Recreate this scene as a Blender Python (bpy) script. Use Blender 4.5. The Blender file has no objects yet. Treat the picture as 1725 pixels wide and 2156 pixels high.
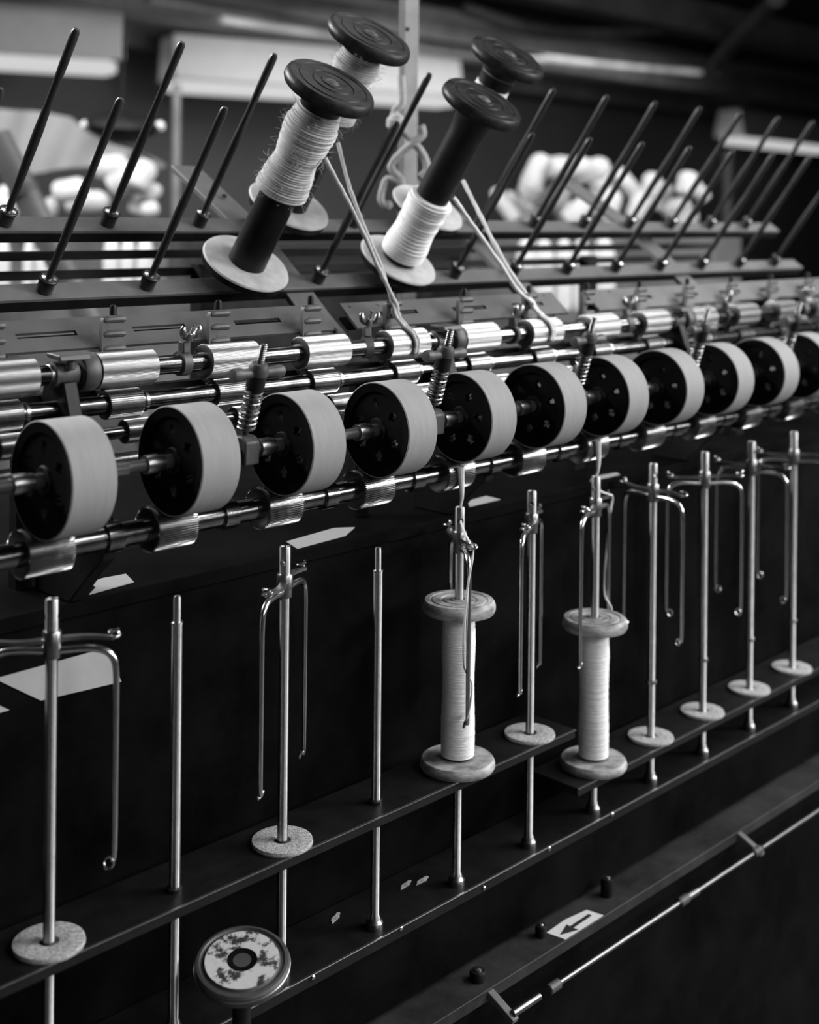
import bpy, bmesh, math, random
from mathutils import Vector, Matrix
random.seed(7)
PI = math.pi
SC = bpy.context.scene
COL = SC.collection

# ------------------------------------------------------------------ camera, light, exposure
TH, ROLL = 0.769712, 0.009975
CAM = Vector((-0.5514, -0.9216, 1.25))
FWD = Vector((math.cos(TH), math.sin(TH), 0)); RGT = Vector((math.sin(TH), -math.cos(TH), 0)); UPV = Vector((0, 0, 1))
cd = bpy.data.cameras.new('camera'); cam = bpy.data.objects.new('camera', cd); COL.objects.link(cam)
cr, sr = math.cos(ROLL), math.sin(ROLL)
rx = RGT * cr + UPV * sr; ry = -RGT * sr + UPV * cr; rz = -FWD
M = Matrix((rx, ry, rz)).transposed().to_4x4(); M.translation = CAM
cam.matrix_world = M
cd.sensor_fit = 'VERTICAL'; cd.sensor_height = 36.0; cd.sensor_width = 28.8
cd.lens = 2777.0 / 2156 * 36
cd.shift_x = 0.0; cd.shift_y = -(1078 - 460.1) / 2156
cd.clip_start = 0.05; cd.clip_end = 100
cd.dof.use_dof = True; cd.dof.focus_distance = 1.25; cd.dof.aperture_fstop = 4.2
SC.camera = cam
SC.view_settings.view_transform = 'Standard'; SC.view_settings.look = 'None'
SC.view_settings.exposure = 0.0; SC.view_settings.gamma = 1.0; SC.view_settings.use_curve_mapping = False

W = bpy.data.worlds.new('world'); SC.world = W; W.use_nodes = True
W.node_tree.nodes['Background'].inputs[0].default_value = (1, 1, 1, 1)
W.node_tree.nodes['Background'].inputs[1].default_value = 0.012

def area(name, loc, aim, sx, sy, power):
    l = bpy.data.lights.new(name, 'AREA'); l.shape = 'RECTANGLE'; l.size = sx; l.size_y = sy; l.energy = power
    o = bpy.data.objects.new(name, l); COL.objects.link(o); o.location = loc
    d = Vector(aim) - Vector(loc); o.rotation_euler = d.to_track_quat('-Z', 'Y').to_euler()
    return o
area('aisle_tube_light', (2.2, -1.15, 2.68), (0.8, 0, 1.0), 2.8, 0.35, 66)
area('window_light_right', (3.4, -2.5, 2.05), (0.6, 0, 0.8), 1.4, 1.0, 115)
area('window_light_front', (0.6, -3.4, 2.35), (0.5, 0, 1.0), 2.4, 0.8, 40)
area('tube_light_over_back_aisle', (-0.5, 2.1, 2.65), (0.5, 0.3, 1.25), 1.8, 0.25, 120)
area('creel_fill_light', (0.5, 0.55, 2.72), (0.5, 0.25, 1.2), 2.4, 0.25, 8)  # added fill that lifts the creel flanges and rails, no real tube
area('far_left_fill_light', (1.2, 1.9, 2.7), (1.9, 3.0, 1.2), 1.6, 0.4, 21)  # added fill to brighten the white sheet and cops at left
area('far_right_fill_light', (2.6, 0.9, 2.7), (3.2, 1.85, 1.2), 1.6, 0.4, 11)  # added fill to brighten the heaped cops at right
area('tube_light_back_wall', (7.2, 5.4, 2.4), (7.6, 8.0, 0.2), 5.0, 0.4, 38)
area('upward_fill_light', (5.2, 5.2, 1.9), (5.2, 6.4, 3.0), 4.0, 0.6, 11)  # added upward fill brightening the lamp housings and ceiling

# ------------------------------------------------------------------ materials
MATS = {}
def mat(name, g, rough=0.5, metal=0.0, var=0.0, scale=40.0, bump=0.0, bscale=None, spec=0.5, stretch=None, emit=0.0, var_lo=None, mottled=False):
    if name in MATS: return MATS[name]
    m = bpy.data.materials.new(name); m.use_nodes = True; nt = m.node_tree
    b = nt.nodes['Principled BSDF']
    b.inputs['Base Color'].default_value = (g, g, g, 1)
    b.inputs['Roughness'].default_value = rough; b.inputs['Metallic'].default_value = metal
    b.inputs['Specular IOR Level'].default_value = spec
    if emit:
        b.inputs['Emission Color'].default_value = (1, 1, 1, 1); b.inputs['Emission Strength'].default_value = emit
    if var or bump:
        tc = nt.nodes.new('ShaderNodeTexCoord'); mp = nt.nodes.new('ShaderNodeMapping')
        nt.links.new(tc.outputs['Object'], mp.inputs[0])
        if stretch: mp.inputs['Scale'].default_value = stretch
    if var:
        n = nt.nodes.new('ShaderNodeTexNoise'); n.inputs['Scale'].default_value = scale; n.inputs['Detail'].default_value = 5; n.inputs['Roughness'].default_value = .65
        nt.links.new(mp.outputs[0], n.inputs['Vector'])
        r = nt.nodes.new('ShaderNodeValToRGB')
        lo = max(0.0, g * (1 - var)) if var_lo is None else var_lo
        hi = g * (1 + var)
        r.color_ramp.elements[0].color = (lo, lo, lo, 1); r.color_ramp.elements[1].color = (hi, hi, hi, 1)
        r.color_ramp.elements[0].position = .32 if not mottled else .41; r.color_ramp.elements[1].position = .68 if not mottled else .49
        nt.links.new(n.outputs['Fac'], r.inputs[0]); nt.links.new(r.outputs[0], b.inputs['Base Color'])
    if bump:
        n2 = nt.nodes.new('ShaderNodeTexNoise'); n2.inputs['Scale'].default_value = bscale or scale * 4; n2.inputs['Detail'].default_value = 3
        nt.links.new(mp.outputs[0], n2.inputs['Vector'])
        bp = nt.nodes.new('ShaderNodeBump'); bp.inputs['Strength'].default_value = bump; bp.inputs['Distance'].default_value = .001
        nt.links.new(n2.outputs['Fac'], bp.inputs['Height']); nt.links.new(bp.outputs[0], b.inputs['Normal'])
    MATS[name] = m; return m

STEEL = mat('polished_steel', .60, .22, 1.0, .12, 90, .08)
SPIN = mat('lathe_turned_steel', .60, .34, 1.0, .12, 90, .05)
_b = SPIN.node_tree.nodes['Principled BSDF']; _t = SPIN.node_tree.nodes.new('ShaderNodeTangent'); _t.direction_type = 'RADIAL'; _t.axis = 'Z'
_b.inputs['Anisotropic'].default_value = .85; _b.inputs['Anisotropic Rotation'].default_value = .25; SPIN.node_tree.links.new(_t.outputs[0], _b.inputs['Tangent'])
ROD = mat('stop_rod_steel', .16, .34, 1.0, .2, 60, .08)
SHAFT = mat('oily_shaft_steel', .16, .20, 1.0, .3, 60, .08)
STEEL_D = mat('dull_steel', .33, .32, 1.0, .25, 60, .1)
FLUTE = mat('fluted_steel', .25, .25, 1.0, .12, 80, .05)
STEEL_B = mat('brushed_roller_steel', .25, .32, 1.0, .10, 120, .06, stretch=(.2, 4, 4))
IRON = mat('black_oiled_iron', .0065, .5, 0.0, .5, 30, .25, 200, spec=.25)
IRON_G = mat('dark_grey_painted_iron', .055, .5, 0.0, .25, 25, .2, 160)
PANEL = mat('black_painted_panel', .0032, .62, 0.0, .8, 9, .15, 120, spec=.03)
RAILM = mat('grey_painted_rail', .115, .5, 0.0, .18, 30, .15, 150)
PLATE = mat('grey_guide_plate', .08, .48, 0.0, .16, 22, .2, 250)
COVER = mat('grey_roller_covering', .28, .75, 0.0, .07, 60, .25, 900, stretch=(5, .5, .5))
BLACKP = mat('black_roller_web', .0035, .55, 0.0, .4, 40, .1, spec=.08)
YARN = mat('cream_yarn', .52, .9, 0.0, .12, 150, .4, 900, spec=.1)
YARN2 = mat('white_roving', .82, .9, 0.0, .08, 200, .4, 1200, spec=.1)
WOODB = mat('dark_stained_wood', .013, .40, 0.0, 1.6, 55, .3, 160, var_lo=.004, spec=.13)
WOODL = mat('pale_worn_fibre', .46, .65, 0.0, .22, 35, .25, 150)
WOODM = mat('worn_bobbin_wood', .32, .5, 0.0, .7, 32, .3, 150, stretch=(1, 1, 3))
BARREL = mat('black_bobbin_barrel', .006, .36, 0.0, .4, 60, .1, spec=.3)
FELT = mat('grey_felt', .42, .95, 0.0, .45, 380, .8, 900, spec=.1)
WORN = mat('worn_flaking_metal', .44, .55, 0.0, .3, 70, .3, 200, var_lo=.03, mottled=True)
PEG = mat('dark_peg_steel', .03, .34, 0.0, .3, 60, .1, spec=.36)
PALE_PATCH = mat('pale_patch', .42, .8, 0.0, .05, 40)
LABELW = mat('white_label', .62, .6, 0.0, .06, 60)
INK = mat('black_ink', .012, .6)
POSTM = mat('white_painted_post', .34, .55, 0.0, .2, 12, .1)
ROPE = mat('pale_rope', .42, .9, 0.0, .2, 150, .4)
LAMPW = mat('white_enamel', .55, .5, 0.0, .05, 10)
TUBE = mat('lit_fluorescent_tube', .05, .5, emit=.60)
WALLM = mat('grey_plaster_wall', .12, .9, 0.0, .12, 1.2)
CEILM = mat('dark_ceiling', .022, .9, 0.0, .4, 1.5)
BEAMM = mat('grey_ceiling_beam', .13, .8, 0.0, .3, 3)
FLOORM = mat('worn_wood_floor', .05, .6, 0.0, .45, 6, .1, stretch=(.3, 4, 1))
WHITEY = mat('white_yarn_cop', .66, .9, 0.0, .1, 30)
BGIRON = mat('grey_machine_iron', .10, .5, 0.0, .5, 4)
CLOTHM = mat('white_cotton_sheet', .40, .9, 0.0, .06, 8)

# ------------------------------------------------------------------ mesh helpers
class MB:
    def __init__(s): s.v = []; s.f = []; s.mi = []; s.cur = 0
    def add(s, vs, fs):
        o = len(s.v); s.v += [tuple(x) for x in vs]; s.f += [[i + o for i in q] for q in fs]; s.mi += [s.cur] * len(fs); return s
    def box(s, c, d, rot=None):
        c = Vector(c); h = Vector(d) / 2; vs = []
        for k in (-1, 1):
            for j in (-1, 1):
                for i in (-1, 1):
                    p = Vector((i * h.x, j * h.y, k * h.z))
                    if rot: p = rot @ p
                    vs.append(c + p)
        return s.add(vs, [(0, 2, 3, 1), (4, 5, 7, 6), (0, 1, 5, 4), (2, 6, 7, 3), (0, 4, 6, 2), (1, 3, 7, 5)])
    def lathe(s, prof, o=(0, 0, 0), axis=(0, 0, 1), n=40, closed=False, rfun=None):
        o = Vector(o); a = Vector(axis).normalized()
        u = a.orthogonal().normalized() if abs(a.z) < .9 else Vector((1, 0, 0))
        u = (u - a * u.dot(a)).normalized(); w = a.cross(u)
        vs = []; m = len(prof)
        for r, h in prof:
            for k in range(n):
                t = 2 * PI * k / n; rr = r * (rfun(k, h) if rfun else 1)
                vs.append(o + a * h + (u * math.cos(t) + w * math.sin(t)) * rr)
        fs = []
        for i in range(m - 1 if not closed else m):
            j = (i + 1) % m
            for k in range(n):
                l = (k + 1) % n
                fs.append((i * n + k, i * n + l, j * n + l, j * n + k))
        if not closed:
            fs.append(tuple(range(n))[::-1]); fs.append(tuple(range((m - 1) * n, m * n)))
        return s.add(vs, fs)
    def cyl(s, p, q, r, n=16, r2=None):
        p = Vector(p); q = Vector(q)
        return s.lathe([(r, 0), (r if r2 is None else r2, (q - p).length)], p, q - p, n)
    def tube(s, pts, r, n=10, rf=None):
        pts = [Vector(p) for p in pts]; m = len(pts); vs = []; prev = None
        for i, p in enumerate(pts):
            t = (pts[min(i + 1, m - 1)] - pts[max(i - 1, 0)]).normalized()
            if prev is None: u = t.orthogonal().normalized()
            else:
                u = prev - t * prev.dot(t)
                u = u.normalized() if u.length > 1e-6 else t.orthogonal().normalized()
            prev = u; w = t.cross(u); rr = rf(i / (m - 1)) if rf else r
            for k in range(n):
                a = 2 * PI * k / n; vs.append(p + (u * math.cos(a) + w * math.sin(a)) * rr)
        fs = [(i * n + k, i * n + (k + 1) % n, (i + 1) * n + (k + 1) % n, (i + 1) * n + k) for i in range(m - 1) for k in range(n)]
        fs.append(tuple(range(n))[::-1]); fs.append(tuple(range((m - 1) * n, m * n)))
        return s.add(vs, fs)
    def prism(s, poly, ext):
        n = len(poly); e = Vector(ext); a = [Vector(p) for p in poly]
        vs = a + [p + e for p in a]
        fs = [tuple(range(n)), tuple(range(n, 2 * n))[::-1]] + [(i, i + n, (i + 1) % n + n, (i + 1) % n) for i in range(n)]
        return s.add(vs, fs)
    def mesh(s, name, mats, bevel=0.0, ang=35):
        me = bpy.data.meshes.new(name); me.from_pydata(s.v, [], s.f)
        bm = bmesh.new(); bm.from_mesh(me); bmesh.ops.recalc_face_normals(bm, faces=bm.faces); bm.to_mesh(me); bm.free()
        if not isinstance(mats, (list, tuple)): mats = [mats]
        for m in mats: me.materials.append(m)
        me.polygons.foreach_set('material_index', s.mi)
        me.polygons.foreach_set('use_smooth', [True] * len(me.polygons))
        me.set_sharp_from_angle(angle=math.radians(ang)); me.update()
        return me

def spline(pts, k=8):
    P = [Vector(p) for p in pts]; out = []
    for i in range(len(P) - 1):
        p0 = P[max(i - 1, 0)]; p1 = P[i]; p2 = P[i + 1]; p3 = P[min(i + 2, len(P) - 1)]
        for j in range(k):
            t = j / k
            out.append(.5 * ((2 * p1) + (p2 - p0) * t + (2 * p0 - 5 * p1 + 4 * p2 - p3) * t * t + (3 * p1 - p0 - 3 * p2 + p3) * t ** 3))
    out.append(P[-1]); return out

def tag(o, label, cat, group=None):
    o['label'] = label; o['category'] = cat
    if group: o['group'] = group
    return o
def thing(name, label, cat, loc=(0, 0, 0), group=None, rot=(0, 0, 0)):
    o = bpy.data.objects.new(name, None); o.empty_display_size = .02; COL.objects.link(o); o.location = loc; o.rotation_euler = rot
    return tag(o, label, cat, group)
def part(name, mb, m, parent, label=None, bevel=0.0, ang=35):
    o = bpy.data.objects.new(name, mb.mesh(name, m, ang=ang)); COL.objects.link(o); o.parent = parent
    if label: o['label'] = label
    if bevel:
        b = o.modifiers.new('bevel', 'BEVEL'); b.width = bevel; b.segments = 2; b.limit_method = 'ANGLE'
    return o
def solo(name, mb, m, label, cat, group=None, bevel=0.0, ang=35):
    o = bpy.data.objects.new(name, mb.mesh(name, m, ang=ang)); COL.objects.link(o)
    if bevel:
        b = o.modifiers.new('bevel', 'BEVEL'); b.width = bevel; b.segments = 2; b.limit_method = 'ANGLE'
    return tag(o, label, cat, group)
def struct(name, mb, m):
    o = bpy.data.objects.new(name, mb.mesh(name, m)); COL.objects.link(o); o['kind'] = 'structure'; return o
def dup(root, loc, label, rot=None):
    r = root.copy(); COL.objects.link(r); r.location = loc; r['label'] = label
    if rot is not None: r.rotation_euler = rot
    for ch in list(root.children):
        c = ch.copy(); COL.objects.link(c); c.parent = r
        for g in list(ch.children):
            d = g.copy(); COL.objects.link(d); d.parent = c
    return r
ORD = ['first', 'second', 'third', 'fourth', 'fifth', 'sixth', 'seventh', 'eighth', 'ninth', 'tenth', 'eleventh', 'twelfth', 'thirteenth', 'fourteenth', 'fifteenth']
P = 0.12                                                            # spindle gauge

# ------------------------------------------------------------------ the room
struct('floor', MB().box((8, 2, -.025), (26, 14, .05)), FLOORM)
struct('wall_back', MB().box((8, 8.1, 1.4), (26, .2, 2.9)), WALLM)
struct('ceiling', MB().box((8, 2, 2.86), (26, 14, .1)), CEILM)
for i, (y, z, w, h) in enumerate([(7.5, 2.66, .28, .3), (6.75, 2.70, .22, .22), (6.0, 2.66, .16, .3), (5.1, 2.72, .3, .18), (4.2, 2.7, .2, .22)]):
    struct('trim_%d' % (i + 1), MB().box((7.0, y, z), (17, w, h)), BEAMM)
def pipe_run(pts, r, label):
    solo('ceiling_pipe', MB().tube(spline(pts), r, 12), BGIRON, label, 'pipe', 'pipes under the ceiling')
pipe_run([(3.8, 5.4, 2.5), (5.5, 5.6, 2.52), (7.3, 5.5, 2.5), (9.5, 5.3, 2.56)], .035, 'long thin ceiling pipe running above the fluorescent lights')
pipe_run([(5.6, 4.6, 2.58), (6.0, 4.4, 2.47), (6.7, 4.35, 2.5), (7.4, 4.3, 2.62)], .045, 'short bent ceiling pipe above the knotted rope post')
pipe_run([(7.0, 3.2, 2.66), (8.4, 4.4, 2.55), (9.6, 5.2, 2.60)], .06, 'thick slanted ceiling pipe right of the white post')

# fluorescent lights hanging in the room
def tube_light(a, b, label, drop=.62):
    a = Vector(a); b = Vector(b); d = (b - a); L = d.length; u = d.normalized()
    t = thing('fluorescent_light', label, 'light', a, 'fluorescent lights')
    s = u.cross(Vector((0, 0, 1))).normalized()
    def prof(x): return [x + s * q + Vector((0, 0, z)) for q, z in ((-.20, .05), (-.14, .36), (.14, .36), (.20, .05), (.19, .035), (.13, .345), (-.13, .345), (-.19, .035))]
    mb = MB(); mb.prism(prof(u * -.06), u * (L + .12)); part('housing', mb, LAMPW, t)
    for q in (-.07, .07):
        part('tube', MB().lathe([(.012, -.03), (.04, -.03), (.04, 0), (.046, .01), (.046, L - .01), (.04, L), (.04, L + .03), (.012, L + .03)], s * q + Vector((0, 0, -.005)), u, 16), TUBE, t, 'lit white tube')
    for k in (.2, .8):
        part('hanger', MB().cyl(u * L * k + Vector((0, 0, .35)), u * L * k + Vector((0, 0, drop)), .008, 8), BGIRON, t)
tube_light((2.75, 6.93, 2.2), (4.19, 6.39, 2.2), 'fluorescent light at the far left, cut by the photo edge')
tube_light((5.15, 7.0, 2.2), (7.34, 6.35, 2.2), 'fluorescent light behind the tall yarn bobbins and white post')
tube_light((13.1, 7.09, 2.2), (15.6, 7.2, 2.2), 'small distant fluorescent light at the right photo edge')

# background: poles, pipe, bowl, sheet, yarn
solo('pole', MB().cyl((2.718, 3.607, 0), (2.718, 3.607, 1.80), .018, 14), POSTM, 'thin pale pole standing behind the left creel pegs', 'pole')
solo('pole', MB().cyl((5.65, 2.74, 0), (5.65, 2.74, 1.62), .03, 14), BGIRON, 'thin grey pole standing below the right fluorescent light', 'pole')
t = thing('suction_pipe', 'thick grey pipe leaning at the far left behind the pegs', 'pipe', (1.25, .957, 0))
def pp(z): k = (1.3918 - z) / 1.3918; return Vector((.7527 + .497 * k, 1.4688 - .512 * k, z)) - Vector((1.25, .957, 0))
part('tube', MB().tube([pp(0.0), pp(1.26), pp(1.39), pp(1.405), pp(1.412)], .028, 24, rf=lambda q: .027 if q < .8 else (.022 if q < 1 else .014)), BGIRON, t)
part('collar', MB().cyl(pp(1.29), pp(1.305), .031, 24), IRON_G, t)
t = thing('metal_bowl', 'dark rounded metal bowl hanging in the blurred left background', 'bowl', (1.487, 2.148, 1.491))
part('bowl', MB().lathe([(.004, -.04), (.05, -.034), (.088, -.012), (.098, .012), (.08, .03), (.03, .04), (.004, .042)], (0, 0, 0), (-.1, -.2, 1), 32), IRON, t)
part('rim_knob', MB().lathe([(.002, -.014), (.012, -.008), (.015, 0), (.012, .008), (.002, .014)], (.072, -.072, .004), (1, -1, .2), 14), WHITEY, t, 'pale knob on the right rim')
part('rim_knob', MB().lathe([(.002, -.014), (.012, -.008), (.015, 0), (.012, .008), (.002, .014)], (-.072, .072, .004), (1, -1, .2), 14), WHITEY, t, 'pale knob on the left rim')
part('hanging_rod', MB().cyl((0, 0, .04), (0, 0, 1.33), .003, 8), IRON, t)
# white sheet draped over a machine
def sheet():
    top = [(-90, 224), (0, 230), (100, 237), (150, 246), (185, 277), (240, 304), (300, 318), (322, 330)]
    bot = [(-90, 372), (0, 360), (60, 366), (150, 352), (220, 346), (300, 352), (322, 350)]
    def ip(c, x):
        for (x0, y0), (x1, y1) in zip(c, c[1:]):
            if x <= x1: return y0 + (y1 - y0) * (x - x0) / (x1 - x0)
        return c[-1][1]
    mb = MB(); nx, nz = 48, 12; q = .00162; vs = []
    for side in (0, 1):
        for i in range(nx + 1):
            x = -90 + 412 * i / nx; a, b = ip(top, x), ip(bot, x)
            for j in range(nz + 1):
                y = a + (b - a) * j / nz
                dp = .02 * math.sin(x * .06 + j * .25) + .03 * (j / nz) + (.22 * math.sin(PI * j / nz) ** .5 + .02) * side
                vs.append(RGT * (x * q) + FWD * (dp - .03) + Vector((0, 0, (451.5 - y) * q)))
    fs = []; n1 = (nx + 1) * (nz + 1)
    for i in range(nx):
        for j in range(nz):
            k = i * (nz + 1) + j; fs.append((k, k + 1, k + nz + 2, k + nz + 1)); fs.append((n1 + k, n1 + k + nz + 1, n1 + k + nz + 2, n1 + k + 1))
        k = i * (nz + 1); fs.append((k, k + nz + 1, n1 + k + nz + 1, n1 + k)); k += nz; fs.append((k, n1 + k, n1 + k + nz + 1, k + nz + 1))
    for k in list(range(nz)) : fs.append((k, n1 + k, n1 + k + 1, k + 1)); e = nx * (nz + 1) + k; fs.append((e, e + 1, n1 + e + 1, n1 + e))
    mb.add(vs, fs); return mb
o = solo('dust_sheet', sheet(), CLOTHM, 'large white sheet draped over machinery in the left background', 'sheet'); o.location = (1.705, 3.215, 1.25)

def cop(h, r):
    return MB().lathe([(r * .3, 0), (r * .8, .0), (r, h * .12), (r, h * .75), (r * .75, h * .92), (r * .35, h), (.001, h)], n=20)
def rot_frame(a, c):
    o = bpy.data.objects.new('x', None)
STAND_L = [(1.263, 2.379, 1.187, .018), (1.312, 2.329, 1.18, .016), (1.339, 2.301, 1.188, .021), (1.469, 2.167, 1.19, .023), (1.5, 2.135, 1.187, .021), (1.532, 2.101, 1.191, .023)]
STAND_R = [(2.567, 1.608, 1.193, .029), (2.605, 1.569, 1.189, .032), (2.648, 1.525, 1.193, .026), (2.685, 1.487, 1.192, .029), (2.732, 1.438, 1.196, .035)]
HEAP_L = [(1.714, 2.776, 1.33, .039, .106, 80), (1.751, 2.737, 1.293, .036, .136, 85), (1.864, 2.621, 1.287, .03, .06, 20), (1.895, 2.589, 1.325, .024, .06, 40), (1.891, 2.593, 1.272, .024, .051, 80), (1.838, 2.648, 1.37, .045, .121, 60), (1.871, 2.613, 1.385, .042, .091, 30), (1.67, 2.821, 1.277, .024, .06, 10), (1.803, 2.684, 1.407, .039, .106, 85), (1.572, 2.922, 1.29, .045, .106, 15)]
HEAP_R = [(3.059, 1.963, 1.417, .043, .133, 25), (3.048, 1.974, 1.357, .036, .083, 60), (3.051, 1.971, 1.294, .036, .099, 90), (3.099, 1.921, 1.434, .04, .133, 80), (3.146, 1.874, 1.435, .04, .133, 85), (3.192, 1.826, 1.425, .043, .133, 75), (3.123, 1.897, 1.363, .043, .149, 40), (3.215, 1.802, 1.365, .043, .116, 10), (3.118, 1.902, 1.297, .043, .133, -40), (3.17, 1.849, 1.289, .043, .133, 50), (3.235, 1.781, 1.304, .046, .116, 15), (2.982, 2.043, 1.303, .03, .133, -35), (3.014, 2.009, 1.29, .03, .133, -35), (3.276, 1.739, 1.382, .033, .133, -40), (3.308, 1.706, 1.304, .036, .099, 20), (3.338, 1.675, 1.378, .036, .083, 10), (3.362, 1.65, 1.338, .036, .099, 30), (3.327, 1.686, 1.305, .03, .066, 60), (3.4, 1.611, 1.296, .036, .099, 80), (3.426, 1.584, 1.384, .04, .083, 10), (3.451, 1.558, 1.356, .03, .083, -40), (3.418, 1.593, 1.26, .04, .099, 60)]
def side_cops(lst, base, side):
    for x, y, z, r in lst:
        solo('yarn_cop', cop(z - base, r), WHITEY, 'white yarn cop standing in the row seen between the creel rails at %s' % side, 'yarn cop', 'white cops standing behind the %s rails' % side).location = (x, y, base)
def heap_cops(lst, side):
    for i, (x, y, z, r, h, a) in enumerate(lst):
        k = 1 + ((-.03, .0, .03, .02, -.02, .0, -.01, .03, .0, -.06) if side == 'left' else (-.02, .0, .02, .028, -.03))[i % (10 if side == 'left' else 5)]; x, y, z = CAM + (Vector((x, y, z)) - CAM) * k; r *= k * (.92 if side == 'right' else .95); h *= k
        o = solo('yarn_cop', cop(h, r), WHITEY, 'white yarn cop in the blurred heap at %s background' % side, 'yarn cop', 'white cops heaped in the %s background' % side)
        A = math.radians(a); ax = UPV * math.cos(A) + RGT * math.sin(A); c = Vector((x, y, z))
        o.rotation_euler = ax.to_track_quat('Z', 'Y').to_euler(); o.location = c - ax * h / 2
side_cops(STAND_L, 1.02, 'left'); side_cops(STAND_R, .98, 'right')
heap_cops(HEAP_L, 'left'); heap_cops(HEAP_R, 'right')
zr = Matrix.Rotation(math.atan2(RGT.y, RGT.x), 3, 'Z')
def truck(c, d, label):
    c = Vector(c)
    t = thing('bobbin_truck', label, 'truck', (c.x, c.y, 0))
    part('bin', MB().box((0, 0, c.z - d[2] / 2), d, zr), BGIRON, t)
    for i in (-1, 1):
        for j in (-1, 1):
            p = zr @ Vector((i * d[0] * .42, j * d[1] * .4, 0)); a = zr @ Vector((0, 1, 0))
            part('wheel', MB().cyl(p + Vector((0, 0, .05)) - a * .015, p + Vector((0, 0, .05)) + a * .015, .05, 16), IRON, t)
truck((1.44, 2.29, 1.02), (.75, .2, .96), 'grey bobbin truck carrying the standing white cops at left')
truck((1.80, 2.85, 1.215), (.66, .55, 1.14), 'grey bobbin truck under the heaped white cops at left')
truck((2.66, 1.53, .98), (.5, .2, .92), 'grey bobbin truck carrying the standing white cops at right')
truck((3.25, 1.86, 1.215), (.9, .6, 1.14), 'grey bobbin truck under the heaped white cops at right')
t = thing('spinning_frame', 'long blurred spinning frame standing along the back wall', 'machine', (6.5, 5.4, 0))
part('body', MB().box((0, 0, .45), (7.5, .7, .9)), BGIRON, t)
part('roller_beam', MB().box((0, 0, 1.02), (7.5, .3, .1)), RAILM, t)
for k in range(5): part('bracket', MB().box((-3.4 + 1.7 * k, 0, .95), (.06, .2, .16)), IRON, t)

# ------------------------------------------------------------------ the machine: frame
X0, X1 = -.45, 1.95
solo('frame_casing', MB().box(((X0 + X1) / 2, .34, .455), (X1 - X0, .55, .905)), PANEL, 'black casing of the spinning frame behind the spindles', 'casing')
solo('roller_beam', MB().box(((X0 + X1) / 2, .12, .9145), (X1 - X0, .12, .013)), PANEL, 'long black beam ledge under the fluted front roller', 'beam', bevel=.001)
def slab(name, x0, x1, y0, y1, z0, z1, m, label, cat, bevel=.0012):
    return solo(name, MB().box(((x0 + x1) / 2, (y0 + y1) / 2, (z0 + z1) / 2), (x1 - x0, y1 - y0, z1 - z0)), m, label, cat, None, bevel)
LZ, RZ = .6757, .6066
def lifter(x0, x1, z, holes, label):
    t = thing('lifter_rail', label, 'rail', (x0, 0, z))
    part('plate', MB().box(((x1 - x0) / 2, .011, -.005), (x1 - x0, .07, .010)), IRON, t, bevel=.0008)
    part('edge_strip', MB().box(((x1 - x0) / 2, -.0247, -.0006), (x1 - x0, .0012, .0012)), STEEL_D, t, 'thin bright worn front edge')
    return t
lifter(X0, .652, LZ, 0, 'raised left lifter rail holding the nearer spindles')
lifter(.658, X1, RZ, 0, 'lowered right lifter rail holding the farther spindles')
t = thing('spindle_rail', 'black lower rail with a bright edge where spindle feet stand', 'rail', (X0, 0, .553))
part('plate', MB().box(((X1 - X0) / 2, .022, -.006), (X1 - X0, .076, .012)), IRON, t, bevel=.0008)
part('edge_strip', MB().box(((X1 - X0) / 2, -.0166, -.0006), (X1 - X0, .0012, .0012)), STEEL, t, 'bright worn front edge')
part('front_panel', MB().box(((X1 - X0) / 2, .0, -.045), (X1 - X0, .028, .066)), PANEL, t)
t = thing('front_ledge', 'black front ledge below the spindle rail with worn grey strip', 'ledge', (X0, 0, .47))
part('top', MB().box(((X1 - X0) / 2, -.0, -.006), (X1 - X0, .11, .012)), mat('worn_black_ledge', .018, .55, 0, .8, 14, .2, 200, spec=.3, var_lo=.006), t, bevel=.0008)
part('apron', MB().box(((X1 - X0) / 2, -.025, -.241), (X1 - X0, .05, .458)), PANEL, t)
# lighter grey floor strip beside the machine
solo('floor_strip', MB().box((1.0, -.42, .004), (6.0, 1.30, .008)), mat('grey_aisle_floor', .15, .6, 0, .3, 12, .1), 'lighter grey floor strip along the machine at lower right', 'floor strip')

# light through gaps onto the beam, built as pale pieces; pale sheets
for poly, lab in (([(.0783, .0706), (.128, .0765), (.1379, .1041), (.115, .106), (.0991, .1021), (.094, .085)], 'pale rectangular patch of light on the beam at far left'),
                  ([(.3126, .0661), (.3837, .0722), (.4156, .092), (.3972, .1044), (.3232, .0949)], 'pale ragged patch of light on the beam above the third spindle'),
                  ([(.5803, .0752), (.6356, .0759), (.6375, .0997), (.6013, .0963)], 'pale patch of light on the beam beside the spindle with the nearer bobbin'),
                  ([(.8012, .0675), (.8648, .0675), (.8723, .078), (.8251, .083)], 'pale patch of light on the beam behind the farther lower bobbin')):
    solo('light_patch', MB().prism([(x, y, .9212) for x, y in poly], (0, 0, .0008)), PALE_PATCH, lab, 'card', 'pale light patches on the roller beam')
solo('pale_sheet', MB().prism([(-.0135, .0646, .8725), (.0846, .0646, .8736), (.0957, .0646, .8661), (.1076, .0646, .8404), (.0285, .0646, .8441)], (0, -.0008, 0)), PALE_PATCH, 'pale sheet on the panel behind the leftmost flyer', 'pale sheet')
solo('pale_sheet', MB().prism([(-.03, .0646, .858), (-.0154, .0646, .8538), (-.0001, .0646, .8436), (-.03, .0646, .8438)], (0, -.0008, 0)), PALE_PATCH, 'small corner of pale sheet at the left photo edge', 'pale sheet')

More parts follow.
